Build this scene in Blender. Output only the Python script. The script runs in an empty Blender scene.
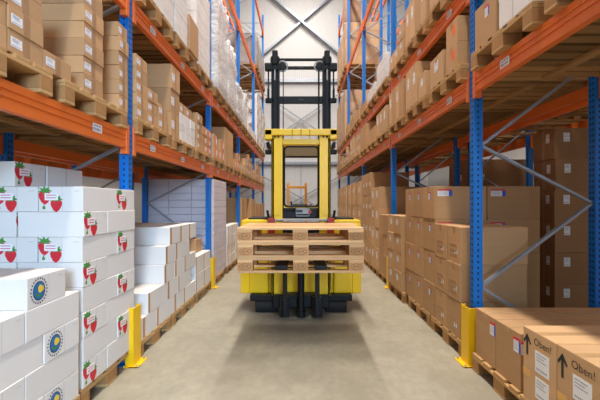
import bpy, bmesh, math, random
from mathutils import Vector, Matrix
random.seed(7)
R = random.Random(11)
C = bpy.context.scene.collection
F = 359.0; CAMZ = 1.40
COLS = [0.3, 3.1, 5.9, 8.7, 11.5, 14.3]      # front of each upright frame
XF, XR, UW, UD = 1.492, 2.54, 0.075, 0.075      # upright faces
ORD = ['bottom','second','third','fourth','fifth','sixth','seventh','eighth','ninth','tenth','eleventh','twelfth','thirteenth','fourteenth']

# ------------------------------------------------------------------ materials
MATS = {}
def base_mat(name):
    m = bpy.data.materials.new(name); m.use_nodes = True
    nt = m.node_tree
    return m, nt, nt.nodes['Principled BSDF']
def mat(name, col, rough=.6, metal=0, var=0.0, noise=0.0, scale=6.0, bump=0.0, stretch=(1,1,1), island=0.0, spec=.5, coords='Object'):
    if name in MATS: return MATS[name]
    m, nt, b = base_mat(name)
    b.inputs['Roughness'].default_value = rough; b.inputs['Metallic'].default_value = metal
    b.inputs['Specular IOR Level'].default_value = spec
    N, L = nt.nodes, nt.links
    rgb = N.new('ShaderNodeRGB'); rgb.outputs[0].default_value = (*col, 1)
    out = rgb.outputs[0]
    tc = N.new('ShaderNodeTexCoord'); mp = N.new('ShaderNodeMapping'); mp.inputs['Scale'].default_value = stretch
    L.new(tc.outputs[coords], mp.inputs[0])
    nz = N.new('ShaderNodeTexNoise'); nz.inputs['Scale'].default_value = scale; nz.inputs['Detail'].default_value = 6
    L.new(mp.outputs[0], nz.inputs['Vector'])
    def scaled(src, amt, out):
        mr = N.new('ShaderNodeMapRange'); mr.inputs['To Min'].default_value = 1-amt; mr.inputs['To Max'].default_value = 1+amt
        L.new(src, mr.inputs['Value'])
        mx = N.new('ShaderNodeVectorMath'); mx.operation = 'SCALE'
        L.new(out, mx.inputs[0]); L.new(mr.outputs[0], mx.inputs['Scale']); return mx.outputs[0]
    if noise: out = scaled(nz.outputs['Fac'], noise*2, out)
    if var:
        oi = N.new('ShaderNodeObjectInfo'); out = scaled(oi.outputs['Random'], var, out)
    if island:
        g = N.new('ShaderNodeNewGeometry'); out = scaled(g.outputs['Random Per Island'], island, out)
    L.new(out, b.inputs['Base Color'])
    if bump:
        bp = N.new('ShaderNodeBump'); bp.inputs['Strength'].default_value = bump; bp.inputs['Distance'].default_value = .01
        L.new(nz.outputs['Fac'], bp.inputs['Height']); L.new(bp.outputs[0], b.inputs['Normal'])
    MATS[name] = m
    return m
def s(r, g, b_):      # sRGB 0-255 to linear
    f = lambda c: (c/255/12.92 if c/255 <= .04045 else ((c/255+.055)/1.055)**2.4)
    return (f(r), f(g), f(b_))
M_CARD = mat('brown_cardboard', s(190,150,108), .8, var=.12, noise=.04, scale=3, bump=.05, stretch=(1,1,6), spec=.25)
M_CARD2 = mat('pale_cardboard', s(200,162,120), .8, var=.08, noise=.04, scale=3, bump=.05, stretch=(1,1,6), spec=.25)
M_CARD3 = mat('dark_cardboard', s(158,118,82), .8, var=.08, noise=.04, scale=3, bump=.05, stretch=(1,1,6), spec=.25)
M_WHITE = mat('white_cardboard', s(226,222,218), .7, var=.04, noise=.02, scale=3, spec=.3)
M_LILAC = mat('greyish_white_cardboard', s(205,198,206), .7, var=.05, noise=.03, scale=3, spec=.3)
M_TAPE = mat('brown_packing_tape', s(164,126,90), .4, noise=.05)
M_TAPEL = mat('tan_tape', s(190,140,84), .4, noise=.05)
M_SEAM = mat('pale_tape', s(182,146,104), .45, noise=.05)
M_TAPEO = mat('orange_tape', s(224,170,90), .4)
M_GAP = mat('flap_gap_brown', s(95,68,45), .9)
M_PAPER = mat('label_paper', s(235,236,240), .5)
M_INK = mat('dark_ink', s(45,42,42), .7)
M_GREY = mat('grey_print', s(160,163,172), .7)
M_RED = mat('strawberry_red', s(214,40,52), .6)
M_REDL = mat('label_red', s(215,40,60), .6)
M_LBLUE = mat('label_blue', s(40,90,200), .6)
M_GREEN = mat('leaf_green', s(70,140,60), .6)
M_EBLUE = mat('emblem_blue', s(30,110,170), .6)
M_EDARK = mat('emblem_navy', s(25,45,80), .6)
M_EYEL = mat('emblem_yellow', s(240,205,60), .6)
M_ORL = mat('orange_sticker', s(240,110,40), .6)
M_WOOD = mat('pallet_wood', s(182,144,96), .75, var=.10, noise=.10, scale=9, bump=.15, stretch=(.6,4,4), island=.34, spec=.25)
M_WOODF = mat('fresh_pallet_wood', s(208,166,120), .75, noise=.10, scale=8, bump=.15, stretch=(.6,5,5), island=.26, spec=.25, var=.16)
M_BLUE = mat('blue_rack_paint', s(0,110,198), .4, noise=.04, scale=4)
M_ORANGE = mat('orange_rack_paint', s(232,116,46), .42, noise=.06, scale=3)
M_GALV = mat('galvanised_steel', s(150,156,166), .42, metal=.4, noise=.08, scale=12)
M_HOLESHADE = mat('post_hole_shade', s(8,40,84), .7)
M_YEL = mat('yellow_truck_paint', s(234,192,6), .38, noise=.04, scale=3)
M_PROT = mat('yellow_guard_paint', s(240,192,10), .45, noise=.05, scale=8)
M_BLACK = mat('black_steel', s(18,17,17), .5, noise=.1, scale=8, spec=.3)
M_RUBBER = mat('black_rubber', s(24,23,23), .8)
M_DGREY = mat('dark_grey_plastic', s(46,46,48), .5)
M_MGREY = mat('grey_plastic', s(165,165,165), .45)
M_TRED = mat('truck_red', s(165,40,36), .5)
M_HOOP = mat('amber_paint', s(240,165,35), .45)
M_CHROME = mat('bright_steel', s(200,200,200), .3, metal=.8)
M_GRWRAP = mat('grey_sacks', s(135,125,122), .5, noise=.15, scale=5)
def film_mat(nm,lo,hi,bs):
    m, nt, b = base_mat(nm)
    N, L = nt.nodes, nt.links
    b.inputs['Base Color'].default_value = (.85,.85,.86,1); b.inputs['Roughness'].default_value = .25
    tr = N.new('ShaderNodeBsdfTransparent'); mx = N.new('ShaderNodeMixShader')
    tc = N.new('ShaderNodeTexCoord'); mp = N.new('ShaderNodeMapping'); mp.inputs['Scale'].default_value = (1,1,2.5)
    nz = N.new('ShaderNodeTexNoise'); nz.inputs['Scale'].default_value = 4; nz.inputs['Detail'].default_value = 5; nz.inputs['Distortion'].default_value = 1.5
    mr = N.new('ShaderNodeMapRange'); mr.inputs['From Min'].default_value = .35; mr.inputs['From Max'].default_value = .65
    mr.inputs['To Min'].default_value = lo; mr.inputs['To Max'].default_value = hi
    L.new(tc.outputs['Object'], mp.inputs[0]); L.new(mp.outputs[0], nz.inputs['Vector']); L.new(nz.outputs['Fac'], mr.inputs[0])
    L.new(mr.outputs[0], mx.inputs[0]); L.new(tr.outputs[0], mx.inputs[1]); L.new(b.outputs[0], mx.inputs[2])
    bp = N.new('ShaderNodeBump'); bp.inputs['Strength'].default_value = bs; bp.inputs['Distance'].default_value = .03
    L.new(nz.outputs['Fac'], bp.inputs['Height']); L.new(bp.outputs[0], b.inputs['Normal'])
    L.new(mx.outputs[0], N['Material Output'].inputs[0]); return m
M_FILM = film_mat('clear_stretch_film',.03,.16,.3); M_FILM2 = film_mat('milky_stretch_film',.25,.8,.6)

# ------------------------------------------------------------------ mesh helpers
class MB:
    def __init__(self): self.v=[]; self.f=[]; self.mi=[]; self.mats=[]; self.sm=[]
    def _m(self, m):
        if m not in self.mats: self.mats.append(m)
        return self.mats.index(m)
    def add(self, vs, fs, m, smooth=False):
        k=len(self.v); self.v += [tuple(v) for v in vs]; i=self._m(m)
        for f in fs: self.f.append([k+a for a in f]); self.mi.append(i); self.sm.append(smooth)
    def box(self, x0,x1,y0,y1,z0,z1, m, bev=0.0):
        x0,x1=sorted((x0,x1)); y0,y1=sorted((y0,y1)); z0,z1=sorted((z0,z1))
        if bev<=0:
            self.add([(x0,y0,z0),(x1,y0,z0),(x1,y1,z0),(x0,y1,z0),(x0,y0,z1),(x1,y0,z1),(x1,y1,z1),(x0,y1,z1)],
                 [(0,3,2,1),(4,5,6,7),(0,1,5,4),(1,2,6,5),(2,3,7,6),(3,0,4,7)], m); return self
        bm=bmesh.new(); bmesh.ops.create_cube(bm,size=1)
        for v in bm.verts: v.co=Vector(((x0+x1)/2+v.co.x*(x1-x0),(y0+y1)/2+v.co.y*(y1-y0),(z0+z1)/2+v.co.z*(z1-z0)))
        bmesh.ops.bevel(bm,geom=bm.edges[:],offset=bev,segments=2,affect='EDGES',profile=.5)
        bm.verts.index_update()
        self.add([v.co for v in bm.verts],[[v.index for v in f.verts] for f in bm.faces],m); bm.free(); return self
    def bar(self, a, b, w, h, m, up=(0,0,1)):     # rectangular bar from a to b
        a=Vector(a); b=Vector(b); d=(b-a).normalized(); u=Vector(up)
        if abs(d.dot(u))>.98: u=Vector((0,1,0))
        sx=d.cross(u).normalized()*w/2; sz=d.cross(sx).normalized()*h/2
        vs=[p+i*sx+j*sz for p in (a,b) for i,j in ((-1,-1),(1,-1),(1,1),(-1,1))]
        self.add(vs,[(0,1,2,3),(7,6,5,4),(0,4,5,1),(1,5,6,2),(2,6,7,3),(3,7,4,0)],m); return self
    def cyl(self, a, b, r, m, n=16, r2=None):
        a=Vector(a); b=Vector(b); d=(b-a).normalized(); u=Vector((0,0,1)) if abs(d.z)<.9 else Vector((1,0,0))
        x=d.cross(u).normalized(); y=d.cross(x); r2=r if r2 is None else r2
        vs=[a+r*(math.cos(t)*x+math.sin(t)*y) for t in [i*2*math.pi/n for i in range(n)]]+[b+r2*(math.cos(t)*x+math.sin(t)*y) for t in [i*2*math.pi/n for i in range(n)]]
        self.add(vs,[(i,(i+1)%n,n+(i+1)%n,n+i) for i in range(n)],m,True)
        self.add(vs,[tuple(range(n))[::-1],tuple(range(n,2*n))],m); return self
    def tube(self, pts, r, m, n=8, closed=False):
        P=[Vector(p) for p in pts]; L=len(P); vs=[]; fs=[]
        for i,p in enumerate(P):
            if closed: d=(P[(i+1)%L]-P[i-1]).normalized()
            else: d=(P[min(i+1,L-1)]-P[max(i-1,0)]).normalized()
            u=Vector((0,1,0)) if abs(d.y)<.9 else Vector((0,0,1))
            x=d.cross(u).normalized(); y=d.cross(x)
            vs+=[p+r*(math.cos(t)*x+math.sin(t)*y) for t in [k*2*math.pi/n for k in range(n)]]
        for i in range(L if closed else L-1):
            j=(i+1)%L
            for k in range(n): fs.append((i*n+k,i*n+(k+1)%n,j*n+(k+1)%n,j*n+k))
        self.add(vs,fs,m,True)
        if not closed: self.add(vs,[tuple(range(n)),tuple(range((L-1)*n,L*n))[::-1]],m)
        return self
    def ring(self, c, axis, R_, r, m, n=24):
        c=Vector(c); ax=Vector(axis).normalized(); u=Vector((0,0,1)) if abs(ax.z)<.9 else Vector((1,0,0))
        x=ax.cross(u).normalized(); y=ax.cross(x); k=8; vs=[]; fs=[]
        for i in range(n):
            t=i*2*math.pi/n; d=math.cos(t)*x+math.sin(t)*y
            for j in range(k):
                a=j*2*math.pi/k; vs.append(c+d*(R_+r*math.cos(a))+ax*r*math.sin(a))
        for i in range(n):
            for j in range(k): fs.append((i*k+j,i*k+(j+1)%k,((i+1)%n)*k+(j+1)%k,((i+1)%n)*k+j))
        self.add(vs,fs,m,True); return self
    def poly(self, pts, m, face, depth=(0,.0008)):
        # flat printed shape: pts in (u,v), face = (origin, uvec, vvec, normal)
        o,u,v,n=face; a,b=depth; k=len(pts)
        lo=[o+u*p[0]+v*p[1]+n*a for p in pts]; hi=[o+u*p[0]+v*p[1]+n*b for p in pts]
        self.add(lo+hi,[tuple(range(k,2*k))]+[(i,(i+1)%k,k+(i+1)%k,k+i) for i in range(k)],m); return self
    def rect(self,u0,v0,u1,v1,m,face,lay=0):
        return self.poly([(u0,v0),(u1,v0),(u1,v1),(u0,v1)],m,face,(0,.0008+.0006*lay))
    def disc(self,cu,cv,ru,rv,m,face,lay=0,n=20):
        return self.poly([(cu+ru*math.cos(i*2*math.pi/n),cv+rv*math.sin(i*2*math.pi/n)) for i in range(n)],m,face,(0,.0008+.0006*lay))
    def text(self, txt, cu, cv, size, m, face, lay=1):
        vs,fs=text_mesh(txt); o,u,v,n=face
        self.add([o+u*(cu+p[0]*size)+v*(cv+p[1]*size)+n*(.001+.0006*lay) for p in vs],fs,m); return self
    def mesh(self,name):
        me=bpy.data.meshes.new(name); me.from_pydata([tuple(v) for v in self.v],[],self.f)
        for m in self.mats: me.materials.append(m)
        me.polygons.foreach_set('material_index',self.mi); me.polygons.foreach_set('use_smooth',self.sm)
        me.validate(); me.update(); return me
    def build(self,name,parent=None,loc=None):
        return link(name,self.mesh(name),parent,loc)
_txt={}
def text_mesh(t):
    if t in _txt: return _txt[t]
    cu=bpy.data.curves.new('lettering','FONT'); cu.body=t; cu.align_x='CENTER'; cu.align_y='CENTER'; cu.size=1; cu.resolution_u=3
    o=bpy.data.objects.new('lettering',cu); C.objects.link(o); bpy.context.view_layer.update()
    me=o.evaluated_get(bpy.context.evaluated_depsgraph_get()).to_mesh()
    r=([tuple(v.co) for v in me.vertices],[tuple(p.vertices) for p in me.polygons])
    bpy.data.objects.remove(o); _txt[t]=r; return r
def link(name,me,parent=None,loc=None):
    o=bpy.data.objects.new(name,me); C.objects.link(o)
    if parent: o.parent=parent
    if loc is not None: o.location=loc
    return o
LABELS={}
def tag(o,label,cat,group=None):
    o['label']=label; o['category']=cat
    if group: o['group']=group
    LABELS.setdefault(label,[]).append(o.name)
    return o
def thing(name,loc,label,cat,group=None):
    o=bpy.data.objects.new(name,None); C.objects.link(o); o.location=loc; o.empty_display_size=.1
    return tag(o,label,cat,group)
def struct(name,mb,label=None):
    o=mb.build(name); o['kind']='structure'
    if label: o['label']=label
    return o
def V(*a): return Vector(a)

# ------------------------------------------------------------------ the room
def floor_mat():
    m, nt, b = base_mat('polished_concrete'); N, L = nt.nodes, nt.links
    tc=N.new('ShaderNodeTexCoord'); n1=N.new('ShaderNodeTexNoise'); n1.inputs['Scale'].default_value=1.6; n1.inputs['Detail'].default_value=9; n1.inputs['Roughness'].default_value=.65
    n2=N.new('ShaderNodeTexNoise'); n2.inputs['Scale'].default_value=14; n2.inputs['Detail'].default_value=6
    mp=N.new('ShaderNodeMapping'); mp.inputs['Scale'].default_value=(1.2,.9,1)
    L.new(tc.outputs['Object'],mp.inputs[0]); L.new(mp.outputs[0],n1.inputs['Vector']); L.new(mp.outputs[0],n2.inputs['Vector'])
    cr=N.new('ShaderNodeValToRGB'); cr.color_ramp.elements[0].position=.32; cr.color_ramp.elements[1].position=.68
    cr.color_ramp.elements[0].color=(*s(148,141,124),1); cr.color_ramp.elements[1].color=(*s(192,184,163),1)
    ad=N.new('ShaderNodeMath'); ad.operation='MULTIPLY_ADD'; ad.inputs[1].default_value=.2
    L.new(n2.outputs['Fac'],ad.inputs[0]); 
    sc=N.new('ShaderNodeMath'); sc.operation='MULTIPLY'; sc.inputs[1].default_value=.55; L.new(n1.outputs['Fac'],sc.inputs[0]); L.new(sc.outputs[0],ad.inputs[2])
    L.new(ad.outputs[0],cr.inputs[0]); L.new(cr.outputs[0],b.inputs['Base Color'])
    b.inputs['Roughness'].default_value=.42; b.inputs['Specular IOR Level'].default_value=.4
    return m
def wall_mat(name,col,axis):
    m, nt, b = base_mat(name); N, L = nt.nodes, nt.links
    tc=N.new('ShaderNodeTexCoord'); mp=N.new('ShaderNodeMapping'); wv=N.new('ShaderNodeTexWave'); wv.bands_direction=axis; wv.wave_profile='SIN'
    wv.inputs['Scale'].default_value=3.2; bp=N.new('ShaderNodeBump'); bp.inputs['Strength'].default_value=.25; bp.inputs['Distance'].default_value=.02
    L.new(tc.outputs['Object'],wv.inputs['Vector']); L.new(wv.outputs['Fac'],bp.inputs['Height']); L.new(bp.outputs[0],b.inputs['Normal'])
    b.inputs['Base Color'].default_value=(*col,1); b.inputs['Roughness'].default_value=.55
    return m
W_W=wall_mat('white_wall_cladding',s(204,205,206),'X'); W_S=wall_mat('white_side_cladding',s(185,184,182),'Y')
struct('floor',MB().box(-6,6,-9,17.2,-.2,0,floor_mat()))
struct('ceiling',MB().box(-6,6,-9,17.2,12.8,13,mat('ceiling_white',s(215,215,215),.8)))
struct('wall_back',MB().box(-6,6,17,17.2,0,12.8,W_W))
struct('wall_left',MB().box(-6.2,-6,-9,17.2,0,12.8,W_S))
struct('wall_right',MB().box(6,6.2,-9,17.2,0,12.8,W_S))
struct('trim_1',MB().box(-6,6,16.84,17,7.07,7.23,M_GALV,.01),'horizontal steel rail across the back wall, upper')
struct('trim_2',MB().box(-6,6,16.84,17,3.2,3.34,M_GALV,.01),'horizontal steel rail across the back wall, lower')
struct('trim_3',MB().box(-.02,.02,16.97,17,0,3.2,M_GREY),'vertical joint in the back wall below the lower rail')
def xbrace(n,zc,hh,hw,y,r):
    struct('trim_%d'%n,MB().bar((-hw,y,zc-hh),(hw,y,zc+hh),.2,.09,M_GALV),'diagonal steel wall brace')
    struct('trim_%d'%(n+1),MB().bar((-hw,y-.1,zc+hh),(hw,y-.1,zc-hh),.2,.09,M_GALV),'diagonal steel wall brace')
xbrace(4,9.9,2.65,3.15,16.9,0); 
for n,zc,hh in ((6,5.3,1.83),(8,1.64,1.5)):
    struct('trim_%d'%n,MB().bar((-2.7,16.78,zc-hh),(2.7,16.78,zc+hh),.1,.05,M_GALV))
    struct('trim_%d'%(n+1),MB().bar((-2.7,16.7,zc+hh),(2.7,16.7,zc-hh),.1,.05,M_GALV))
for i,x in enumerate((-3.15,3.15)): struct('trim_%d'%(10+i),MB().box(x-.1,x+.1,16.75,17,0,12.8,M_GALV,.01))

# ------------------------------------------------------------------ racks
LEV={-1:[(1.87,2.02),(3.05,3.20),(5.62,5.77),(8.08,8.23)], 1:[(2.35,2.50),(3.22,3.37),(5.62,5.77),(8.08,8.23)]}
def upright_mesh():
    # open steel box post with rows of real holes on the two outer faces, inner box coloured as shade
    H=8.9; p=.05; mb=MB(); w,d=UW,UD
    def face(o,u,n,wid,cols):
        # grid: holes at given u centres, 16 mm wide, 22 mm tall
        xs=[0]; 
        for c in cols: xs+= [c-.007,c+.007]
        xs.append(wid)
        for a,b in zip(xs[:-1],xs[1:]):
            hole = any(abs((a+b)/2-c)<.001 for c in cols)
            if not hole:
                mb.add([o+u*a,o+u*b,o+u*b+V(0,0,H),o+u*a+V(0,0,H)],[(0,1,2,3)],M_BLUE)
            else:
                z=0.
                while z<H-.01:
                    z1=min(z+p-.02,H)
                    mb.add([o+u*a+V(0,0,z),o+u*b+V(0,0,z),o+u*b+V(0,0,z1),o+u*a+V(0,0,z1)],[(0,1,2,3)],M_BLUE)
                    z+=p
    face(V(-w/2,0,0),V(1,0,0),V(0,-1,0),w,[w*.5])
    face(V(w/2,0,0),V(0,1,0),V(1,0,0),d,[.022,.053])
    face(V(w/2,d,0),V(-1,0,0),V(0,1,0),w,[w*.5])
    face(V(-w/2,d,0),V(0,-1,0),V(-1,0,0),d,[.022,.053])
    mb.box(-w/2+.006,w/2-.006,.006,d-.006,0,H-.01,M_HOLESHADE)  # solid core, its dark colour paints the shade seen through the holes
    # folded edge ribs on the camera side
    mb.box(-w/2,-w/2+.012,-.004,0,0,H,M_BLUE); mb.box(w/2-.012,w/2,-.004,0,0,H,M_BLUE)
    mb.box(-w/2-.03,w/2+.03,-.03,d+.03,0,.008,M_BLUE)
    return mb.mesh('upright')
UPR=upright_mesh()
def beam_mesh(L,sgn):   # stepped box beam along Y, outer face towards sgn*X
    mb=MB(); o=sgn
    mb.box(-.02,.02,0,L,.0,.15,M_ORANGE)
    mb.box(.02*o,.027*o,0,L,.0,.045,M_ORANGE); mb.box(.02*o,.027*o,0,L,.065,.085,M_ORANGE); mb.box(.02*o,.027*o,0,L,.105,.15,M_ORANGE)
    return mb.mesh('beam')
def conn_mesh(sgn):
    mb=MB(); mb.box(-.026,.032*1,-.0,.05,-.05,.2,M_ORANGE,.002)
    return mb.mesh('beam_connector')
BL=2.8-UD-.004
BM={k:beam_mesh(BL,k) for k in (-1,1)}; CM=conn_mesh(1)
def loclabel_mesh(sgn):
    mb=MB(); f=(V(0,0,0),V(0,-sgn,0),V(0,0,1),V(sgn,0,0))
    # seen from the aisle: u runs so that text reads left to right
    f=(V(0,0,0),V(0,1 if sgn>0 else -1,0),V(0,0,1),V(sgn,0,0))
    mb.rect(-.06,-.03,.06,.03,M_PAPER,f,0)
    for i in range(9): mb.rect(-.05+i*.011,-.02,-.05+i*.011+R.choice([.003,.005]),.0,M_INK,f,1)
    mb.rect(-.05,.01,.045,.02,M_GREY,f,1)
    return mb.mesh('location_label')
LM={k:loclabel_mesh(k) for k in (-1,1)}
def rack(side,x_front,x_rear,label,front_labels):
    a=min(abs(x_front),abs(x_rear)); t=thing('pallet_rack',(side*(x_front+x_rear+UW)/2,COLS[0],0),label,'rack')
    ox,oy=t.location.x,t.location.y
    def add(name,me,x,y,z,par=t):
        return link(name,me,par,(x-ox,y-oy,z))
    for i,y in enumerate(COLS):
        for x in (x_front,x_rear):
            add('upright',UPR,side*(x+UW/2),y,0)
        mb=MB(); xa,xb=side*(x_front+UW),side*x_rear; z=.67; yy=y+UD/2
        nodes=[]; k=0; zz=.06
        mb_nodes=[(xb,.06),(xa,.67)]
        while mb_nodes[-1][1]<8.2:
            mb_nodes.append((xb,mb_nodes[-1][1]+.73) if len(mb_nodes)%2==0 else (xa,mb_nodes[-1][1]+.50))
        for p,q in zip(mb_nodes[:-1],mb_nodes[1:]):
            b=MB().bar((p[0]-ox,yy-oy,p[1]),(q[0]-ox,yy-oy,q[1]),.022,.036,M_GALV,up=(0,1,0))
            b.build('brace',t)
        MB().bar((xa-ox,yy-oy,8.6),(xb-ox,yy-oy,8.6),.03,.04,M_GALV).build('brace',t)
    for bi in range(5):
        for li,(zb,zt) in enumerate(LEV[side]):
            for fr in (0,1):
                x=side*(x_front+.02) if fr==0 else side*(x_rear+UW-.02)
                sg=-side if fr==0 else side
                b=add('beam',BM[sg],x,COLS[bi]+UD+.002,zb)
                for yy in (.0,BL-.05):
                    c=link('beam_connector',CM,b,(0,yy,0)); 
                    if sg<0: c.scale.x=-1
                if fr==0 and front_labels and li<2 and bi<4:
                    for yy in (.42,1.33,2.24):
                        link('location_label',LM[sg],b,(sg*.0275,yy,.075))
    if x_front<2:
        for bi in range(5):
            for li in (0,1):
                zt=LEV[side][li][1]; mb=MB(); y=.07
                while y<BL-.12:
                    w=R.choice([.07,.09,.1]); mb.box(side*(x_front+.041)-ox,side*(x_rear+UW-.041)-ox,COLS[bi]+UD+y-oy,COLS[bi]+UD+y+w-oy,zt-.024,zt-.003,M_SLAT); y+=w+R.uniform(.03,.055)
                mb.box(side*(x_front+.041)-ox,side*(x_front+.08)-ox,COLS[bi]+UD+.05-oy,COLS[bi]+UD+BL-.05-oy,zt-.05,zt-.025,M_SLAT)
                mb.box(side*(x_rear+UW-.041)-ox,side*(x_rear+UW-.08)-ox,COLS[bi]+UD+.05-oy,COLS[bi]+UD+BL-.05-oy,zt-.05,zt-.025,M_SLAT)
                mb.box(side*(x_front+.55)-ox,side*(x_front+.62)-ox,COLS[bi]+UD+.05-oy,COLS[bi]+UD+BL-.05-oy,zt-.05,zt-.025,M_SLAT)
                mb.build('slatted_deck',t)
    return t
M_SLAT = mat('old_slat_wood', s(150,116,76), .8, noise=.12, scale=9, bump=.15, stretch=(.6,4,4), island=.38, spec=.2)
rack(-1,XF,XR,'blue and orange pallet rack along the left of the aisle','')
rack(1,XF,XR,'blue and orange pallet rack along the right of the aisle','')
for o in list(C.objects):
    pass
rack(-1,2.78,3.74,'second blue and orange rack standing behind the left aisle rack','')
rack(1,2.78,3.74,'second blue and orange rack standing behind the right aisle rack','')
# location stickers on the aisle faces
def stick_labels():
    for o in list(C.objects):
        if o.name.startswith('beam') and not o.name.startswith('beam_') and o.parent and o.parent.name in ('pallet_rack','pallet_rack.001'):
            wx=o.parent.location.x+o.location.x
            if abs(wx)<1.6 and o.location.z<3.5 and o.location.y+.3<10.5:
                sg=1 if wx<0 else -1
                for yy in (.42,1.33,2.24): link('location_label',LM[sg],o,(sg*.0275,yy,.075))
stick_labels()
# post protectors
for side in (-1,1):
    for i in (1,2,3,4):
        y=COLS[i]; xo=side*(XF+.02)
        w=['first','second','third','fourth'][i-1]
        t=thing('post_protector',(side*(XF-.01),y+.02,0),'yellow steel guard at the foot of the %s blue post, %s rack'%(w,'left' if side<0 else 'right'),'post protector','post protectors')
        d=-side
        mb=MB(); mb.box(d*.045,d*.053,-.055,.085,.008,.5,M_PROT,.002)
        mb.box(-d*.02,d*.046,-.055,-.047,.008,.5,M_PROT,.002); mb.box(d*.01,d*.046,.086,.093,.008,.5,M_PROT,.002)
        mb.bar((d*.043,-.048,.008),(d*.043,-.048,.5),.018,.018,M_PROT)
        mb.build('guard',t)
        MB().box(-d*.03,d*.10,-.075,-.035,0,.008,M_PROT).box(d*.02,d*.10,-.075,.12,0,.0081,M_PROT).build('base_plate',t)
        MB().cyl((d*.08,-.06,.008),(d*.08,-.06,.02),.01,M_CHROME,8).build('bolt',t)
        MB().cyl((d*.08,.09,.008),(d*.08,.09,.02),.01,M_CHROME,8).build('bolt',t)

# ------------------------------------------------------------------ pallets
YB=[(-.4,-.255),(-.2275,-.1275),(-.0725,.0725),(.1275,.2275),(.255,.4)]
def pallet_pieces():
    P=[]
    for a,b in YB: P.append(('deck_board',(-.6,.6,a,b,.122,.144)))
    for x in (-.5275,0,.5275): P.append(('cross_board',(x-.0725,x+.0725,-.4,.4,.1,.122)))
    for x in (-.5275,0,.5275):
        for (a,b) in ((-.4,-.3),(-.0725,.0725),(.3,.4)): P.append(('block',(x-.0725,x+.0725,a,b,.022,.1)))
    for (a,b) in ((-.4,-.3),(-.0725,.0725),(.3,.4)): P.append(('bottom_board',(-.6,.6,a,b,0,.022)))
    return P
M_BLK=mat('pallet_block_wood', s(164,122,78), .8, var=.08, noise=.12, scale=14, bump=.15, stretch=(3,3,1), island=.25, spec=.2)
M_BLKF=mat('fresh_pallet_block_wood', s(184,138,94), .8, noise=.14, scale=14, bump=.15, stretch=(3,3,1), var=.15, spec=.2)
def pallet_mesh(m):
    mb=MB()
    for n,(a,b,c,d,e,f) in pallet_pieces(): mb.box(a+.0005,b-.0005,c,d,e,f,M_BLK if n=='block' else m)
    return mb.mesh('pallet')
PM=pallet_mesh(M_WOOD)
PIECE={}
def pallet(x,y,z,label,detail=False,m=M_WOOD,stamps=False,rot=0):
    if not detail:
        o=link('pallet',PM,None,(x,y,z)); tag(o,label,'pallet','wooden pallets'); return o
    t=thing('pallet',(x,y,z),label,'pallet','wooden pallets')
    t.rotation_euler.z=rot
    for i,(n,d) in enumerate(pallet_pieces()):
        k=(i,m.name)
        if k not in PIECE:
            a,b,c,dd,e,f=d; cx,cy=(a+b)/2,(c+dd)/2
            PIECE[k]=(MB().box(a-cx+.0005,b-cx-.0005,c-cy,dd-cy,0.0002,f-e,(m if n!='block' else (M_BLKF if m is M_WOODF else M_BLK)),.003).mesh(n),(cx,cy,e))
        me,l=PIECE[k]; b=link(n,me,t,l)
        if stamps and n=='block' and l[1]<-.3:
            f=(V(0,-.0501,.039),V(1,0,0),V(0,0,1),V(0,-1,0)); q=MB()
            kk=24
            for j in range(kk):
                a0,a1=j*2*math.pi/kk,(j+1)*2*math.pi/kk
                q.poly([(.055*math.cos(a0),.03*math.sin(a0)),(.055*math.cos(a1),.03*math.sin(a1)),(.050*math.cos(a1),.026*math.sin(a1)),(.050*math.cos(a0),.026*math.sin(a0))][::-1],M_STAMP,f,(0,.0006))
            q.text('EUR',0,0,.038,M_STAMP,f,0); q.build('burned_stamp',b)
    return t
M_STAMP=mat('burned_brown',s(120,82,52),.8)

# ------------------------------------------------------------------ cartons
# face frames: 'A' = aisle face, 'C' = face towards the camera
def frame(which,side,sx,sy,sz):
    if which=='A':
        n=V(-side,0,0); return (V(-side*sx/2,0,sz/2),V(0,-side,0)*1.0,V(0,0,1),n), sy
    if which=='C': return (V(0,-sy/2,sz/2),V(1,0,0),V(0,0,1),V(0,-1,0)), sx
    if which=='T': return (V(0,0,sz),V(1,0,0),V(0,1,0),V(0,0,1)), sx
def strawberry(mb,cu,cv,k,f,lay=0):
    pts=[(0,-1.2),(.45,-.85),(.8,-.2),(.85,.3),(.55,.65),(0,.72),(-.55,.65),(-.85,.3),(-.8,-.2),(-.45,-.85)]
    mb.poly([(cu+p[0]*k,cv+p[1]*k) for p in pts],M_RED,f,(0,.0008+lay*.0006))
    lf=[(0,.55),(.3,.35),(.5,.6),(1.0,.6),(.55,.95),(.6,1.3),(.15,1.0),(-.1,1.4),(-.25,1.0),(-.8,1.15),(-.5,.8),(-.95,.5),(-.4,.55),(-.25,.3)]
    mb.poly([(cu+p[0]*k,cv+p[1]*k) for p in lf],M_GREEN,f,(0,.0016+lay*.0006))
CT={}
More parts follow.
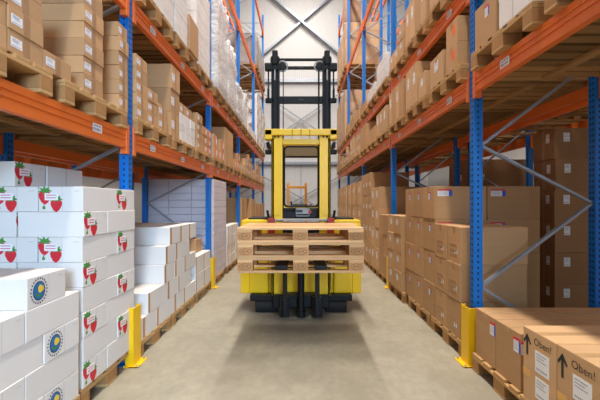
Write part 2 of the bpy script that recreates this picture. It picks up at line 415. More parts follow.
def carton_parts(style,side,sx,sy,sz,printface=None):
    key=(style,side,round(sx,3),round(sy,3),round(sz,3),printface)
    if key in CT: return CT[key]
    body_m={'brown':M_CARD,'pale':M_CARD2,'dark':M_CARD3,'oben':M_CARD2,'orange':M_CARD,'stripe':M_CARD,'blue':M_CARD,'corner':M_CARD,'mark':M_CARD,'plainbrown':M_CARD,
            'logo':M_WHITE,'straw':M_WHITE,'white':M_WHITE,'wtape':M_WHITE}[style]
    g=.0015; parts=[]
    mb=MB().box(-sx/2+g,sx/2-g,-sy/2+g,sy/2-g,0,sz-.001,body_m,.004)
    # lid seam along the top
    ft,_=frame('T',side,sx,sy,sz-.001)
    parts.append(('carton',mb.mesh('carton')))
    fA,wA=frame('A',side,sx-2*g,sy-2*g,sz); fC,wC=frame('C',side,sx-2*g,sy-2*g,sz)
    def tape(m,w=.05,face='both',dn=.06,full=False):
        q=MB()
        longx = sx>=sy
        if longx:
            q.rect(-sx/2+.004,-w/2,sx/2-.004,w/2,m,ft)
            L_=(sz-.01) if full else min(dn,sz*.4)
            q.rect(-w/2,sz/2-.004-L_,w/2,sz/2-.004,m,fA)
        else:
            q.rect(-w/2,-sy/2+.004,w/2,sy/2-.004,m,ft)
            L_=(sz-.01) if full else min(dn,sz*.4)
            q.rect(-w/2,sz/2-.004-L_,w/2,sz/2-.004,m,fC)
        parts.append(('packing_tape',q.mesh('packing_tape')))
    def label(f,cu,cv,w,h,red=False,blue=False):
        q=MB(); q.rect(cu-w/2,cv-h/2,cu+w/2,cv+h/2,M_PAPER,f)
        if red:
            q.rect(cu-w/2,cv+h*.3,cu+w/2,cv+h/2,M_REDL,f,1)
            q.rect(cu+w*.28,cv-h/2,cu+w/2,cv+h*.3,M_LBLUE,f,1)
            for j in range(4): q.rect(cu-w*.42,cv+h*(.18-j*.15),cu+w*.15,cv+h*(.14-j*.15),M_GREY,f,1)
        else:
            for j in range(3): q.rect(cu-w*.4,cv+h*(.38-j*.14),cu+w*(.3-.15*(j%2)),cv+h*(.34-j*.14),M_GREY,f,1)
            u=cu-w*.4
            for j in range(8):
                q.rect(u,cv-h*.38,u+w*.06,cv-h*.28,M_GREY,f,1); u+=w*.1
        parts.append(('shipping_label',q.mesh('shipping_label')))
    if style in ('brown','dark'):
        # vertical tape band in the middle of the aisle face, white sticker beside it
        q=MB(); q.rect(-.022,-sz/2+.006,.022,sz/2-.006,M_TAPE,fA); q.rect(-sx/2+.004,-.022,sx/2-.004,.022,M_TAPE,ft)
        parts.append(('packing_tape',q.mesh('packing_tape')))
        lh=min(.09,sz*.42); lw=min(.09,wA*.3)
        label(fA,-wA*.28 if side<0 else wA*.28,0,lw,lh) if style=='brown' else (label(fA,wA*.2,sz*.2,.06,.10),label(fC,-wC*.25,sz*.2,.07,.10))
    if style=='orange':
        tape(M_TAPE); q=MB(); q.rect(wA*.05,-sz*.1,wA*.3,sz*.3,M_ORL,fA); parts.append(('orange_sticker',q.mesh('orange_sticker')))
    if style=='stripe':
        q=MB(); q.rect(-wA*.1,-sz/2+.01,wA*.1,sz/2-.01,M_ORL,fA); parts.append(('orange_sticker',q.mesh('orange_sticker')))
        label(fA,wA*.3,0,wA*.28,sz*.5)
    if style=='blue':
        tape(M_TAPE,.05); label(fA,wA*.1,sz*.22,.06,.085,red=True)
        label(fC,wC*-.3,sz*.3,.16,.075,red=True)
    if style=='corner':
        tape(M_SEAM,.05,dn=.03); label(fA,wA*.37,sz*.27,.075,.10,red=True); label(fC,-wC/2+.055,sz*.25,.10,.09,red=True)
    if style=='mark':
        tape(M_TAPE,.05)
        q=MB()
        for k_ in range(3): q.rect(-wA*.3,-.02-k_*.05,wA*.2,.0-k_*.05,M_TAPE,fA)
        for k_ in range(3): q.rect(-wA*.3+k_*wA*.22,-.125,-wA*.3+k_*wA*.22+.014,.005,M_TAPE,fA,1)
        parts.append(('printed_marks',q.mesh('printed_marks')))
        label(fA,wA*.15,-sz*.2,.06,.04)
    if style=='pale':
        tape(M_SEAM,.05); label(fA,0,sz*.15,min(.1,wA*.3),min(.14,sz*.35))
    if style=='plainbrown': tape(M_TAPE,.05)
    if style=='oben':
        q=MB(); q.rect(-sx/2+.004,-.025,sx/2-.004,.025,M_SEAM,ft); parts.append(('packing_tape',q.mesh('packing_tape')))
        q=MB(); q.rect(-wA/2+.0,-.075,-wA/2+.075,-.03,M_TAPEO,fA); parts.append(('orange_tape',q.mesh('orange_tape')))
        q=MB(); c=-wA*.36
        q.rect(c-.009,sz/2-.17,c+.009,sz/2-.05,M_INK,fA,1); 
        q.poly([(c-.038,sz/2-.088),(c-.03,sz/2-.1),(c,sz/2-.063),(c+.03,sz/2-.1),(c+.038,sz/2-.088),(c,sz/2-.035)],M_INK,fA,(0,.0014))
        parts.append(('printed_arrow',q.mesh('printed_arrow')))
        q=MB().text('Oben!',.035,sz/2-.062,.062,M_INK,fA,0); parts.append(('printed_lettering',q.mesh('printed_lettering')))
        label(fA,.03,sz/2-.175,.125,.13); label(fA,.03,sz/2-.335,.12,.13)
    if style=='wtape':
        q=MB(); e=.055
        if sy<=sx: q.rect(-wA/2+.003 if True else 0,-sz/2+.004,-wA/2+e,sz/2-.004,M_TAPEL,fA)
        else: q.rect(-wA/2+.003,-sz/2+.004,-wA/2+e*.8,sz/2-.004,M_TAPEL,fA)
        parts.append(('tape_strip',q.mesh('tape_strip')))
    if style in ('straw','logo'):
        # lid edge line, and the print on the short ends only
        f,w = (fA,wA) if sx>sy else (fC,wC)
        q=MB(); q.rect(w*.03,-sz/2+.005,w*.036,sz/2-.005,M_LINE,f); 
        q.rect(w*.30,sz*.31,w*.42,sz*.33,M_LINE,f)
        parts.append(('flap_edge',q.mesh('flap_edge')))
        q=MB()
        if style=='straw':
            strawberry(q,-w*.36,sz*.12,.050,f,0); strawberry(q,-w*.10,-sz*.20,.046,f,0)
            q.rect(-w*.36,-.008,-w*.06,.04,M_PAPER,f,3)
            for j in range(2): q.rect(-w*.33,.024-j*.018,-w*.10,.029-j*.018,M_REDL,f,4)
            q.poly([(-w*.42,-sz*.36),(-w*.38,-sz*.22),(-w*.34,-sz*.36),(-w*.38,-sz*.42)],M_GREEN,f)
            parts.append(('strawberry_print',q.mesh('strawberry_print')))
        else:
            c=-w*.22; ry=sz*.40; rx=sz*.36
            n=22
            for j in range(n):      # ring of small marks around the badge
                a=j*2*math.pi/n
                q.disc(c+rx*math.cos(a),ry*math.sin(a),.0045,.0055,M_EDARK,f,1,6)
            q.disc(c,0,rx*.76,ry*.78,M_EDARK,f,1); q.disc(c,0,rx*.68,ry*.70,M_EBLUE,f,2)
            q.poly([(c-rx*.1,-ry*.1),(c+rx*.1,-ry*.2),(c+rx*.55,0),(c+rx*.5,ry*.3),(c+rx*.1,ry*.5),(c-rx*.15,ry*.3)],M_EYEL,f,(0,.0028))
            q.poly([(c-rx*.5,-ry*.1),(c-rx*.1,-ry*.3),(c+rx*.3,-ry*.35),(c,-ry*.5),(c-rx*.35,-ry*.42)],M_GREEN,f,(0,.0028))
            parts.append(('round_emblem',q.mesh('round_emblem')))
    if style=='white':
        q=MB(); q.rect(-wA*.01,-sz/2+.004,wA*.01,sz/2-.004,M_LINE,fA); parts.append(('flap_edge',q.mesh('flap_edge')))
    CT[key]=parts; return parts
M_LINE=mat('fold_line_grey',s(190,186,184),.8)
REG=[]   # (object, children, column key, layer) for pruning boxes nobody can see
DESC={'brown':'brown carton','dark':'dark brown carton','oben':'carton marked Oben','orange':'orange-stickered brown carton','stripe':'orange-striped carton','blue':'labelled brown carton','corner':'corner-labelled brown carton',
      'mark':'printed brown carton','pale':'pale brown carton','plainbrown':'plain brown carton','logo':'white round-emblem carton','straw':'white strawberry carton','white':'plain white carton','wtape':'brown-taped white carton'}
def carton(style,side,x,y,z,sx,sy,sz,label,col=None,layer=0,group='cartons on pallets',rot=0,jit=True,parts=True,name=None):
    P=carton_parts(style,side,sx,sy,sz)
    wh=style in ('logo','straw','white','wtape')
    rot=R.uniform(-.012,.012) if layer else 0
    o=link('white_carton' if wh else 'brown_carton',P[0][1],None,(x,y,z)); tag(o,label,'white carton' if wh else 'brown carton','white cartons' if wh else 'brown cartons')
    o.rotation_euler.z=rot
    ch=[]
    if parts:
        for n,me in P[1:]: ch.append(link(n,me,o))
    REG.append((o,ch,col,layer)); return o
def pos(ix,nx,iy,ny):
    a=['front','inner','back'][min(ix,2)]
    return a if ny==1 else a+' '+('near' if iy==0 else ('far' if iy==ny-1 else ['','second','third','fourth'][iy]))
def stack(side,z,x0,y0,dx,dy,h,nx,ny,rows,style,where,x1=None):
    """regular stack; rows int or list per iy; style str or list per iy. `where` short phrase"""
    for iy in range(ny):
        rr=rows[iy] if isinstance(rows,(list,tuple)) else rows
        st=style[iy] if isinstance(style,(list,tuple)) else style
        for ix in range(nx):
            for k in range(rr):
                jx=R.uniform(-.006,.006) if k else 0
                lab='%s, %s layer, %s, %s'%(DESC[st],ORD[k],pos(ix,nx,iy,ny),where)
                carton(st,side,side*(x0+dx*(ix+.5))+jx*(1 if ix==0 else 0),y0+dy*(iy+.5),z+k*h,dx-.003,dy-.003,h,lab,col=(where,ix,iy),layer=k)
def pinwheel(side,z,x0,y0,L,W,H,rows,style,where,flip=False,nearcut=None,plain_style=None):
    for k in range(rows):
        typ=(k%2==0)!=flip        # True: short-face box near, long-face box far
        ytot=L+W
        items=[]
        if typ:
            items+= [(L,W,y0+W/2,'near',2)]; items+=[(W,L,y0+W+L/2,'far',3)]
        else:
            items+= [(W,L,y0+L/2,'near',3)]; items+=[(L,W,y0+L+W/2,'far',2)]
        for sx,sy,yc,nm,n in items:
            for ix in range(n):
                lab='%s, %s layer, %s %s, %s'%(DESC[style],ORD[k],['front','inner','back'][ix],nm,where)
                carton(style,side,side*(x0+sx*(ix+.5))+R.uniform(-.004,.004),yc,z+k*H,sx-.004,sy-.004,H,lab,col=(where,0,0) ,layer=k)
def slot_y(bay,slot): return COLS[bay-1]+UD+.02+.905*slot      # near edge of a pallet place
POSTW=['','before first post','past first post','past second post','past third post','past fourth post']
SL=['first','second','third']
def where(side,bay,slot,lev): return '%s place %s, %s %s'%(SL[slot],POSTW[bay],'left' if side<0 else 'right',['floor','lower beam','second beam','third beam','top beam'][lev])
def put_pallet(side,bay,slot,lev,detail=False,z=None,yy=None,x0=None):
    zz=(0 if lev==0 else LEV[side][lev-1][1]); y=slot_y(bay,slot) if yy is None else yy
    x=side*(((1.45 if (side<0 and lev==1) else 1.42) if x0 is None else x0)+.6)
    pallet(x,y+.4,zz,'wooden pallet, %s'%where(side,bay,slot,lev),detail)
    return zz+.144
def load(side,bay,slot,lev,dx,dy,h,nx,ny,rows,style,y0=None,x0=None,detail=False,pal=None):
    z=put_pallet(side,bay,slot,lev,detail,yy=pal)
    y=slot_y(bay,slot) if y0 is None else y0
    stack(side,z,(1.42 if lev else 1.45) if x0 is None else x0,y,dx,dy,h,nx,ny,rows,style,where(side,bay,slot,lev))

# ---- left floor
put_pallet(-1,1,1,0,True,yy=1.56,x0=1.45)
pinwheel(-1,.144,1.45,1.57,.46,.32,.171,4,'logo','emblem stack before first post, left floor',flip=True)
carton('logo',-1,-(1.45+.23),2.06,.144+4*.171,.456,.316,.171,'white round-emblem carton sitting alone on top of the emblem stack, front left',col=('emblem stack before first post, left floor',0,0),layer=4)
put_pallet(-1,1,2,0,True,yy=2.40,x0=1.47)
pinwheel(-1,.144,1.465,2.415,.45,.305,.171,8,'straw','strawberry stack at first post, left floor',flip=False)
ws='strawberry stack at first post, left floor'
carton('straw',-1,-(1.93+.225),2.57,.144+8*.171,.446,.30,.171,'white strawberry carton, ninth layer, near end, set back on the strawberry stack',col=(ws,0,0),layer=8)
carton('white',-1,-(1.93+.225),2.955,.144+8*.171,.446,.446,.171,'plain white carton, ninth layer, far end, set back on the strawberry stack',col=(ws,0,0),layer=8)
# white cartons with brown tape, stepped
def stepped():
    side=-1; wh='stepped stack past first post, left floor'
    put_pallet(-1,2,0,0,True,yy=3.22,x0=1.45); put_pallet(-1,2,1,0,True,yy=4.08,x0=1.45)
    H=.197; L,W=.5,.33
    rowsY=[(3.30,[(L,W),(W,L),(L,W),(W,L)]),(3.42,[(W,L),(L,W),(W,L)]),(3.82,[(L,W),(L,W),(W,L)]),(3.86,[(L,W),(W,L)]),(4.0,[(L,W),(L,W),(L,W)])]
    for k,(y,segs) in enumerate(rowsY):
        for j,(sx,sy) in enumerate(segs):
            n=2 if sx==L else 3
            for ix in range(n):
                carton('wtape',side,side*(1.455+sx*(ix+.5)),y+sy/2,.144+k*H,sx-.004,sy-.004,H,'brown-taped white carton, %s layer, %s %s, %s'%(ORD[k],['front','inner','back'][ix],ORD[j].replace('bottom','nearest'),wh),col=(wh,0,0),layer=k)
            y+=sy
stepped()
put_pallet(-1,2,2,0,False,yy=5.0,x0=1.45)
stack(-1,.144,1.46,4.99,.4,.41,.25,3,2,2,'wtape',where(-1,2,2,0))
carton('plainbrown',-1,-1.75,5.55,.144+.5,.34,.3,.2,'small plain brown carton on low white stack beside second post, left floor',col=(where(-1,2,2,0),0,1),layer=2)

# wrapped loads -----------------------------------------------------------------
def film_mesh(sx,sy,sz,amp=.02,seed=0,lump=0,fm=None):
    bm=bmesh.new(); bmesh.ops.create_cube(bm,size=1); bmesh.ops.subdivide_edges(bm,edges=bm.edges[:],cuts=9,use_grid_fill=True)
    rr=random.Random(seed); ph=[rr.uniform(0,6) for _ in range(6)]
    for v in bm.verts:
        x,y,z=v.co; d=amp*(math.sin(9*x+13*z+ph[0])+math.sin(17*y-11*z+ph[1])+.7*math.sin(23*z+ph[2]+5*x))/2.7
        n=Vector((x,y,0)); n=n.normalized() if n.length>0 else n
        t=max(0,z)*lump
        v.co=Vector((x*(sx+.03),y*(sy+.03),(z+.5)*(sz+.01+lump*.1*math.sin(7*x+ph[3]))))+n*(d+amp+t*d*3)
    me=bpy.data.meshes.new('stretch_film'); bm.to_mesh(me); bm.free(); me.materials.append(fm)
    me.polygons.foreach_set('use_smooth',[True]*len(me.polygons)); return me
def wrapped(side,x0,y0,z,sx,sy,sz,nx,ny,nz,style_m,label,accent=None,lump=0,film=True,amp=.012,fm=None):
    t=thing('wrapped_load',(side*(x0+sx/2),y0+sy/2,z),label,'wrapped load','film wrapped pallet loads')
    hx,hy,hz=sx/nx,sy/ny,sz/nz
    me=MB().box(-hx/2+.002,hx/2-.002,-hy/2+.002,hy/2-.002,0,hz-.003,style_m,.005).mesh('carton')
    am=None
    for k in range(nz):
        for i in range(nx):
            for j in range(ny):
                if i>0 and j>0 and k<nz-1: continue
                xx=side*(-sx/2+hx*(i+.5)); o=link('carton',me,t,(xx,-sy/2+hy*(j+.5),hz*k))
                if accent and (i+j+k)%2==0:
                    if am is None:
                        f,_=frame('C',side,hx,hy,hz); g,_=frame('A',side,hx,hy,hz)
                        am=MB().rect(-hx*.22,-hz*.3,hx*.22,hz*.3,accent,f).rect(-hy*.22,-hz*.3,hy*.22,hz*.3,accent,g).mesh('printed_panel')
                    link('printed_panel',am,o)
    if film: link('stretch_film',film_mesh(sx,sy,sz,amp,int(x0*7+y0*31),lump,fm or M_FILM),t)
    return t
put_pallet(-1,3,0,0,False,x0=1.45)
wrapped(-1,1.46,6.02,.144,1.14,1.0,1.66,3,3,14,M_LILAC,'tall greyish white stacked load just past the second post, left floor',film=False)
put_pallet(-1,3,1,0,False,x0=1.45,yy=7.1)
stack(-1,.144,1.45,7.12,.4,.4,.2,3,2,4,'wtape',where(-1,3,1,0))
put_pallet(-1,3,2,0,False,x0=1.45,yy=7.95)
stack(-1,.144,1.45,7.97,.4,.36,.2,3,2,[4,3],'white',where(-1,3,2,0))
for sl,rw in ((0,3),(1,2),(2,3)):
    load(-1,4,sl,0,.8,.4,.69,1,2,[2,1,2][sl],'plainbrown')
for sl,rw in ((0,4),(1,5),(2,4)):
    load(-1,5,sl,0,.8,.8,.62,1,1,2,'plainbrown')

# ---- right floor
put_pallet(1,1,0,0,True,yy=.5,x0=1.44)
stack(1,.144,1.45,.5,.5,.4,.35,2,2,1,'plainbrown','place before the Oben cartons, right floor')
put_pallet(1,1,1,0,True,yy=1.38,x0=1.43)
stack(1,.144,1.44,1.41,.58,.308,.462,2,3,1,'oben','Oben pallet before first post, right floor')
put_pallet(1,1,2,0,True,yy=2.22,x0=1.44)
stack(1,.144,1.46,2.39,.58,.31,.382,2,2,1,'corner','pallet beside first post, right floor')
put_pallet(1,2,0,0,True,yy=3.21,x0=1.45)
stack(1,.144,1.455,3.28,.62,.31,.345,1,2,3,'mark',where(1,2,0,0))
put_pallet(1,2,1,0,True,yy=4.05,x0=1.45)
stack(1,.144,1.455,3.92,.58,.365,.36,2,1,4,'blue',where(1,2,1,0))
stack(1,.144,1.455,3.92+.365,.9,.365,.36,1,2,4,'blue','behind '+where(1,2,1,0))
put_pallet(1,2,2,0,True,yy=5.0,x0=1.42)
stack(1,.144,1.405,5.06,.55,.385,.268,2,2,4,'pale',where(1,2,2,0))
put_pallet(1,3,0,0,False,yy=6.0,x0=1.45)
stack(1,.144,1.45,6.02,.5,.32,.35,2,2,3,'plainbrown',where(1,3,0,0))
put_pallet(1,3,1,0,False,yy=6.84,x0=1.45)
stack(1,.144,1.45,6.7,.55,.38,.39,2,2,4,'pale',where(1,3,1,0))
put_pallet(1,3,2,0,False,yy=7.72,x0=1.45)
stack(1,.144,1.45,7.5,.8,.36,.475,1,3,4,'brown',where(1,3,2,0))
for sl,rw in ((0,5),(1,5),(2,4)):
    load(1,4,sl,0,.8,.4,.6,1,2,3,['pale','plainbrown'])
for sl,rw in ((0,3),(1,5),(2,5)):
    load(1,5,sl,0,.8,.8,.6,1,1,[3][0],'pale')
# rear right rack, dark cartons seen between the uprights
def rear(side,y0,x0,dx,dy,h,nx,ny,rows,style,wh):
    for j in range(max(1,int(math.ceil(ny*dy/.85)))):
        pallet(side*(x0+.6),y0+.4+j*.85,0,'wooden pallet %s under the %s'%(['nearest','second','third','fourth'][j],wh),False)
    stack(side,.144,x0,y0,dx,dy,h,nx,ny,rows,style,wh)
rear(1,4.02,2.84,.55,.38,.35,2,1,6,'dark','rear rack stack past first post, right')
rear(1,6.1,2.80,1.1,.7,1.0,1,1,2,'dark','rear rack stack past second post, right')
rear(-1,6.1,3.2,.4,.4,.27,2,2,2,'plainbrown','rear rack low stack past second post, left')

# ---- left lower beam
z=put_pallet(-1,1,0,1,True); w=where(-1,1,0,1)
stack(-1,z,1.465,.45,.38,.36,.115,2,2,6,'brown',w)
z=put_pallet(-1,1,1,1,True); w=where(-1,1,1,1)
stack(-1,z,1.465,1.296,.40,.25,.117,2,4,[6,6,6,1],'brown',w)
z=put_pallet(-1,1,2,1,True); w=where(-1,1,2,1)
stack(-1,z,1.465,2.42,.38,.245,.117,2,1,7,'brown',w)
stack(-1,z,1.465,2.89,.38,.16,.117,2,1,6,'brown','far-end '+w)
z=put_pallet(-1,2,0,1,True); w=where(-1,2,0,1)
stack(-1,z,1.465,3.20,.38,.24,.115,2,2,[5,3],'brown',w)
stack(-1,z,1.465,3.70,.40,.24,.135,2,1,2,'brown','far-end '+w)
z=put_pallet(-1,2,1,1,True); w=where(-1,2,1,1)
stack(-1,z,1.465,4.05,.40,.29,.27,2,1,3,'brown','near-end '+w)
stack(-1,z,1.465,4.37,.36,.20,.115,2,3,3,'white',w)
stack(-1,z+.345,1.48,4.40,.34,.24,.13,1,2,1,'brown','atop '+w)
z=put_pallet(-1,2,2,1,False); w=where(-1,2,2,1)
stack(-1,z,1.465,5.08,.38,.25,.13,2,3,[4,3,3],['brown','stripe','stripe'],w)
for b in (3,4,5):
    for sl in range(3):
        st=R.choice(['stripe','brown','pale','brown']); h=R.choice([.13,.2,.27]); rw=int(R.choice([.45,.6,.75])/h)
        if b==3 and sl==1: h,rw,st=.7,1,'plainbrown'
        ny=3 if b<5 else 2
        load(-1,b,sl,1,.42,.8/ny,h,2,ny,[max(1,rw-(R.random()<.4)) for _ in range(ny)] ,st,x0=1.455)
# ---- right lower beam
z=put_pallet(1,1,0,1,True); stack(1,z,1.42,.45,.5,.4,.3,2,2,1,'plainbrown',where(1,1,0,1))
z=put_pallet(1,1,1,1,True); w=where(1,1,1,1)
stack(1,z,1.42,1.30,.5,.4,.21,2,2,2,'white',w)
z=put_pallet(1,1,2,1,True); w=where(1,1,2,1)
stack(1,z,1.42,2.24,.5,.345,.24,2,1,2,'white',w)
stack(1,z,1.42,2.62,.5,.32,.32,2,1,1,'blue','far-end '+w)
z=put_pallet(1,2,0,1,True); w=where(1,2,0,1)
stack(1,z,1.42,3.27,.42,.27,.235,2,1,2,'orange',w)
stack(1,z,1.42,3.60,.42,.36,.30,2,1,1,'pale','far-end '+w)
z=put_pallet(1,2,1,1,True); w=where(1,2,1,1)
stack(1,z,1.42,4.11,.42,.25,.28,2,1,1,'pale',w)
stack(1,z,1.42,4.40,.42,.24,.50,2,2,1,'pale','far-end '+w)
z=put_pallet(1,2,2,1,False); w=where(1,2,2,1)
stack(1,z,1.42,5.01,.42,.2,.5,2,4,1,['plainbrown','pale','plainbrown','pale'],w)
for b in (3,4,5):
    for sl in range(3):
        st=R.choice(['pale','plainbrown','brown','pale']); h=R.choice([.25,.28,.5,.4]); ny=3 if b<5 else 2
        load(1,b,sl,1,.42,.8/ny,h,2,ny,[1 if h>.28 else R.choice([1,2]) for _ in range(ny)],st)
# ---- left second beam
put_pallet(-1,2,0,2,True); put_pallet(-1,2,1,2,True); put_pallet(-1,2,2,2,False)
wrapped(-1,1.42,3.30,3.344,1.16,.7,1.3,3,2,5,M_WHITE,'white wrapped stack near the first post on the left second beam',amp=.006)
wrapped(-1,1.42,4.06,3.344,1.16,.44,1.3,3,1,5,M_WHITE,'narrow white wrapped stack beside a brown carton on the left second beam',amp=.006)
stack(-1,3.344,1.40,4.52,.42,.4,.44,2,1,1,'plainbrown','past white wrapped stack, left second beam')
wrapped(-1,1.46,5.02,3.344,1.1,.74,1.25,3,3,5,M_WHITE,'white wrapped stack just before the second post on the left second beam',amp=.005)
for sl,hh in ((0,1.5),(1,1.15),(2,.65)):
    z=put_pallet(-1,3,sl,2,False)
    wrapped(-1,1.42,slot_y(3,sl)+.02,z,1.16,.76,hh,3,2,6,M_WHITE,'%s lumpy white wrapped stack past the second post on the left second beam'%SL[sl],amp=.025,lump=.9,fm=M_FILM2)
for sl in (0,1,2):
    z=put_pallet(-1,4,sl,2,False)
    if sl==0: wrapped(-1,1.42,slot_y(4,sl)+.02,z,1.1,.7,.55,3,2,3,M_WHITE,'low white wrapped stack past the third post on the left second beam',amp=.02,lump=1)
    else: stack(-1,z,1.42,slot_y(4,sl),.4,.4,.2,2,2,1,'white',where(-1,4,sl,2))
for sl in (0,1,2):
    z=put_pallet(-1,5,sl,2,False)
    wrapped(-1,1.42,slot_y(5,sl)+.02,z,1.16,.76,1.6-.1*sl,3,2,7,M_WHITE,'%s tall white wrapped stack with brown panels on the left second beam, far end'%SL[sl],accent=M_CARD3,amp=.006)
# ---- right second beam
hs=[(3.2,.34,1.0,'pale'),(3.56,.34,.8,'pale')]
z=put_pallet(1,2,0,2,True); stack(1,z,1.42,3.2,.42,.39,.8,2,2,1,'pale',where(1,2,0,2))
z=put_pallet(1,2,1,2,True); stack(1,z,1.42,4.1,.42,.2,.5,2,4,1,['pale','plainbrown','pale','pale'],where(1,2,1,2))
z=put_pallet(1,2,2,2,False); stack(1,z,1.42,5.0,.42,.26,.2,2,3,[2,1,1],'pale',where(1,2,2,2))
z=put_pallet(1,3,0,2,False); wrapped(1,1.42,slot_y(3,0),z,1.1,.76,.42,3,2,2,M_WHITE,'low white wrapped stack past the second post on the right second beam',amp=.02,lump=1)
z=put_pallet(1,3,1,2,False); wrapped(1,1.42,slot_y(3,1),z,1.1,.76,.22,3,2,1,M_WHITE,'flat white wrapped layer past the second post on the right second beam',amp=.015)
z=put_pallet(1,3,2,2,False); stack(1,z,1.42,slot_y(3,2),.42,.26,.16,2,3,1,'plainbrown',where(1,3,2,2))
for sl in (0,1,2):
    z=put_pallet(1,4,sl,2,False); stack(1,z,1.42,slot_y(4,sl),.42,.4,.25,2,2,1,'plainbrown',where(1,4,sl,2))
for sl in (0,1,2):
    z=put_pallet(1,5,sl,2,False)
    wrapped(1,1.42,slot_y(5,sl)+.02,z,.86,.76,1.55,2,2,4,M_CARD,'%s brown wrapped stack on the right second beam, far end'%SL[sl],amp=.006)
# ---- third beams
for side in (-1,1):
    for sl in (0,1,2):
        z=put_pallet(side,5,sl,3,False)
        y=slot_y(5,sl)+.02
        if side<0: wrapped(-1,1.44,y,z,1.12,.76,1.0,2,2,3,M_GRWRAP,'%s grey wrapped sack load on the left third beam'%SL[sl],amp=.03,lump=1)
        else:
            wrapped(1,1.44,y,z,1.16,.76,1.35,3,2,5,M_CARD,'%s brown wrapped carton load on the right third beam'%SL[sl],amp=.006)
            if sl==0: wrapped(1,1.44,y,z+1.37,.5,.76,1.0,1,2,3,M_CARD3,'narrow brown wrapped stack on top of the first right third beam load',amp=.006)
# pallets beyond on the rear racks
for side,nm in ((-1,'left'),(1,'right')):
    for bay in (2,3,4):
        for sl in range(3):
            x=side*(2.78+.58)
            pallet(x,slot_y(bay,sl)+.4,LEV[side][0][1],'wooden pallet, %s place %s, lower beam of rear rack, %s'%(SL[sl],POSTW[bay],nm))
            if side>0 and bay==2 and sl==0:
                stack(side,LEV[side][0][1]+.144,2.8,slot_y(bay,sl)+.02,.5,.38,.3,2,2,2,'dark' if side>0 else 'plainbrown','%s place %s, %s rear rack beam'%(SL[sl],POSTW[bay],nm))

# ------------------------------------------------------------------ forklift truck
def px(x,Y): return (x-301)*Y/F
def pz(y,Y): return CAMZ+(203-y)*Y/F
T=thing('forklift_truck',(0,4.6,0),'yellow forklift truck with raised black mast holding three pallets in the aisle','forklift')
def part(name,mb,parent=T):
    o=mb.build(name,None); o.parent=parent
    off=parent.location if parent is T else V(0,0,0)
    for v in o.data.vertices: v.co-= T.location
    return o
A=4.5
# outer mast, yellow
for sg in (-1,1):
    m=MB(); x0,x1=sg*.232,sg*.365
    m.box(x0,x1,A,A+.03,.24,2.22,M_YEL,.004); m.box(sg*.335,sg*.365,A,A+.16,.24,2.22,M_YEL,.003)
    m.box(sg*.232,sg*.262,A-.012,A+.1,.24,2.22,M_YEL,.003); m.box(sg*.25,sg*.34,A-.008,A,1.25,2.2,M_YEL,.003)
    part('mast_upright',m)
m=MB(); Y=A-.03
m.box(-.455,.455,Y,Y+.05,2.245,2.325,M_YEL,.008)
for sg in (-1,1):
    m.box(sg*.455,sg*.36,Y,Y+.16,2.195,2.32,M_YEL,.01); m.box(sg*.43,sg*.23,Y+.06,Y+.1,2.19,2.25,M_YEL,.004)
m.box(-.235,.235,A+.02,A+.06,2.135,2.205,M_YEL,.006)
for x in (-.11,0,.11): m.box(x-.004,x+.004,Y-.003,Y,2.25,2.32,M_BLACK)
for x in (-.11,.0,.11): m.box(x-.008,x+.008,A+.02,A+.05,2.2,2.25,M_YEL)
part('mast_crossbar',m)
# round hole mark on left upright
m=MB().ring((-.325,A-.001,2.02),(0,1,0),.016,.004,M_BLACK); part('lifting_eye',m)
# inner mast, black
for sg in (-1,1):
    m=MB(); Yi=4.56
    m.box(sg*.375,sg*.275,Yi,Yi+.02,.3,3.2,M_BLACK,.003); m.box(sg*.375,sg*.36,Yi-.05,Yi+.12,.3,3.24,M_BLACK,.003); m.box(sg*.29,sg*.275,Yi-.05,Yi+.1,.3,3.2,M_BLACK,.003)
    m.box(sg*.318,sg*.34,Yi-.03,Yi,.3,3.18,M_BLACK)
    m.cyl((sg*.418,Yi+.05,2.70),(sg*.418,Yi+.05,3.1),.010,M_DGREY,8)
    m.box(sg*.405,sg*.43,Yi,Yi+.08,2.70,2.86,M_BLACK,.006)
    part('inner_mast_rail',m)
    m=MB(); m.box(sg*.365,sg*.295,Yi-.04,Yi+.06,3.15,3.33,M_BLACK,.012); m.box(sg*.46,sg*.25,Yi-.02,Yi+.05,3.08,3.18,M_BLACK,.015)
    m.box(sg*.39,sg*.27,Yi-.03,Yi+.04,3.16,3.27,M_BLACK,.03)
    m.box(sg*.322,sg*.338,Yi-.035,Yi-.03,2.95,3.08,M_MGREY)
    part('mast_head',m)
    m=MB().ring((sg*.235,Yi,3.135),(0,1,.0),.065,.009,M_MGREY).cyl((sg*.235,Yi-.015,3.135),(sg*.235,Yi+.015,3.135),.05,M_BLACK,20); part('hose_pulley',m)
    m=MB().cyl((sg*.225,Yi-.01,1.3),(sg*.225,Yi-.01,3.12),.006 if sg<0 else .011,M_BLACK,8); part('hydraulic_hose',m)
m=MB(); m.box(-.275,.275,Yi,Yi+.03,3.21,3.24,M_BLACK,.004); m.box(-.275,.275,Yi,Yi+.04,3.105,3.14,M_BLACK,.004)
m.box(-.03,.03,Yi-.003,Yi,3.11,3.135,M_DGREY); part('mast_top_bar',m)
m=MB(); m.box(-.30,.30,Yi-.01,Yi+.04,2.665,2.755,M_BLACK,.006)
for sg in (-1,1): m.box(sg*.455,sg*.3,Yi+.0,Yi+.05,2.675,2.74,M_BLACK,.015)
m.box(-.03,.03,Yi-.014,Yi-.01,2.70,2.72,M_DGREY); part('mast_middle_bar',m)
for sg in (-1,1): part('mast_bar_end',MB().box(sg*.31,sg*.47,4.70,4.76,2.04,2.10,M_BLACK,.01))
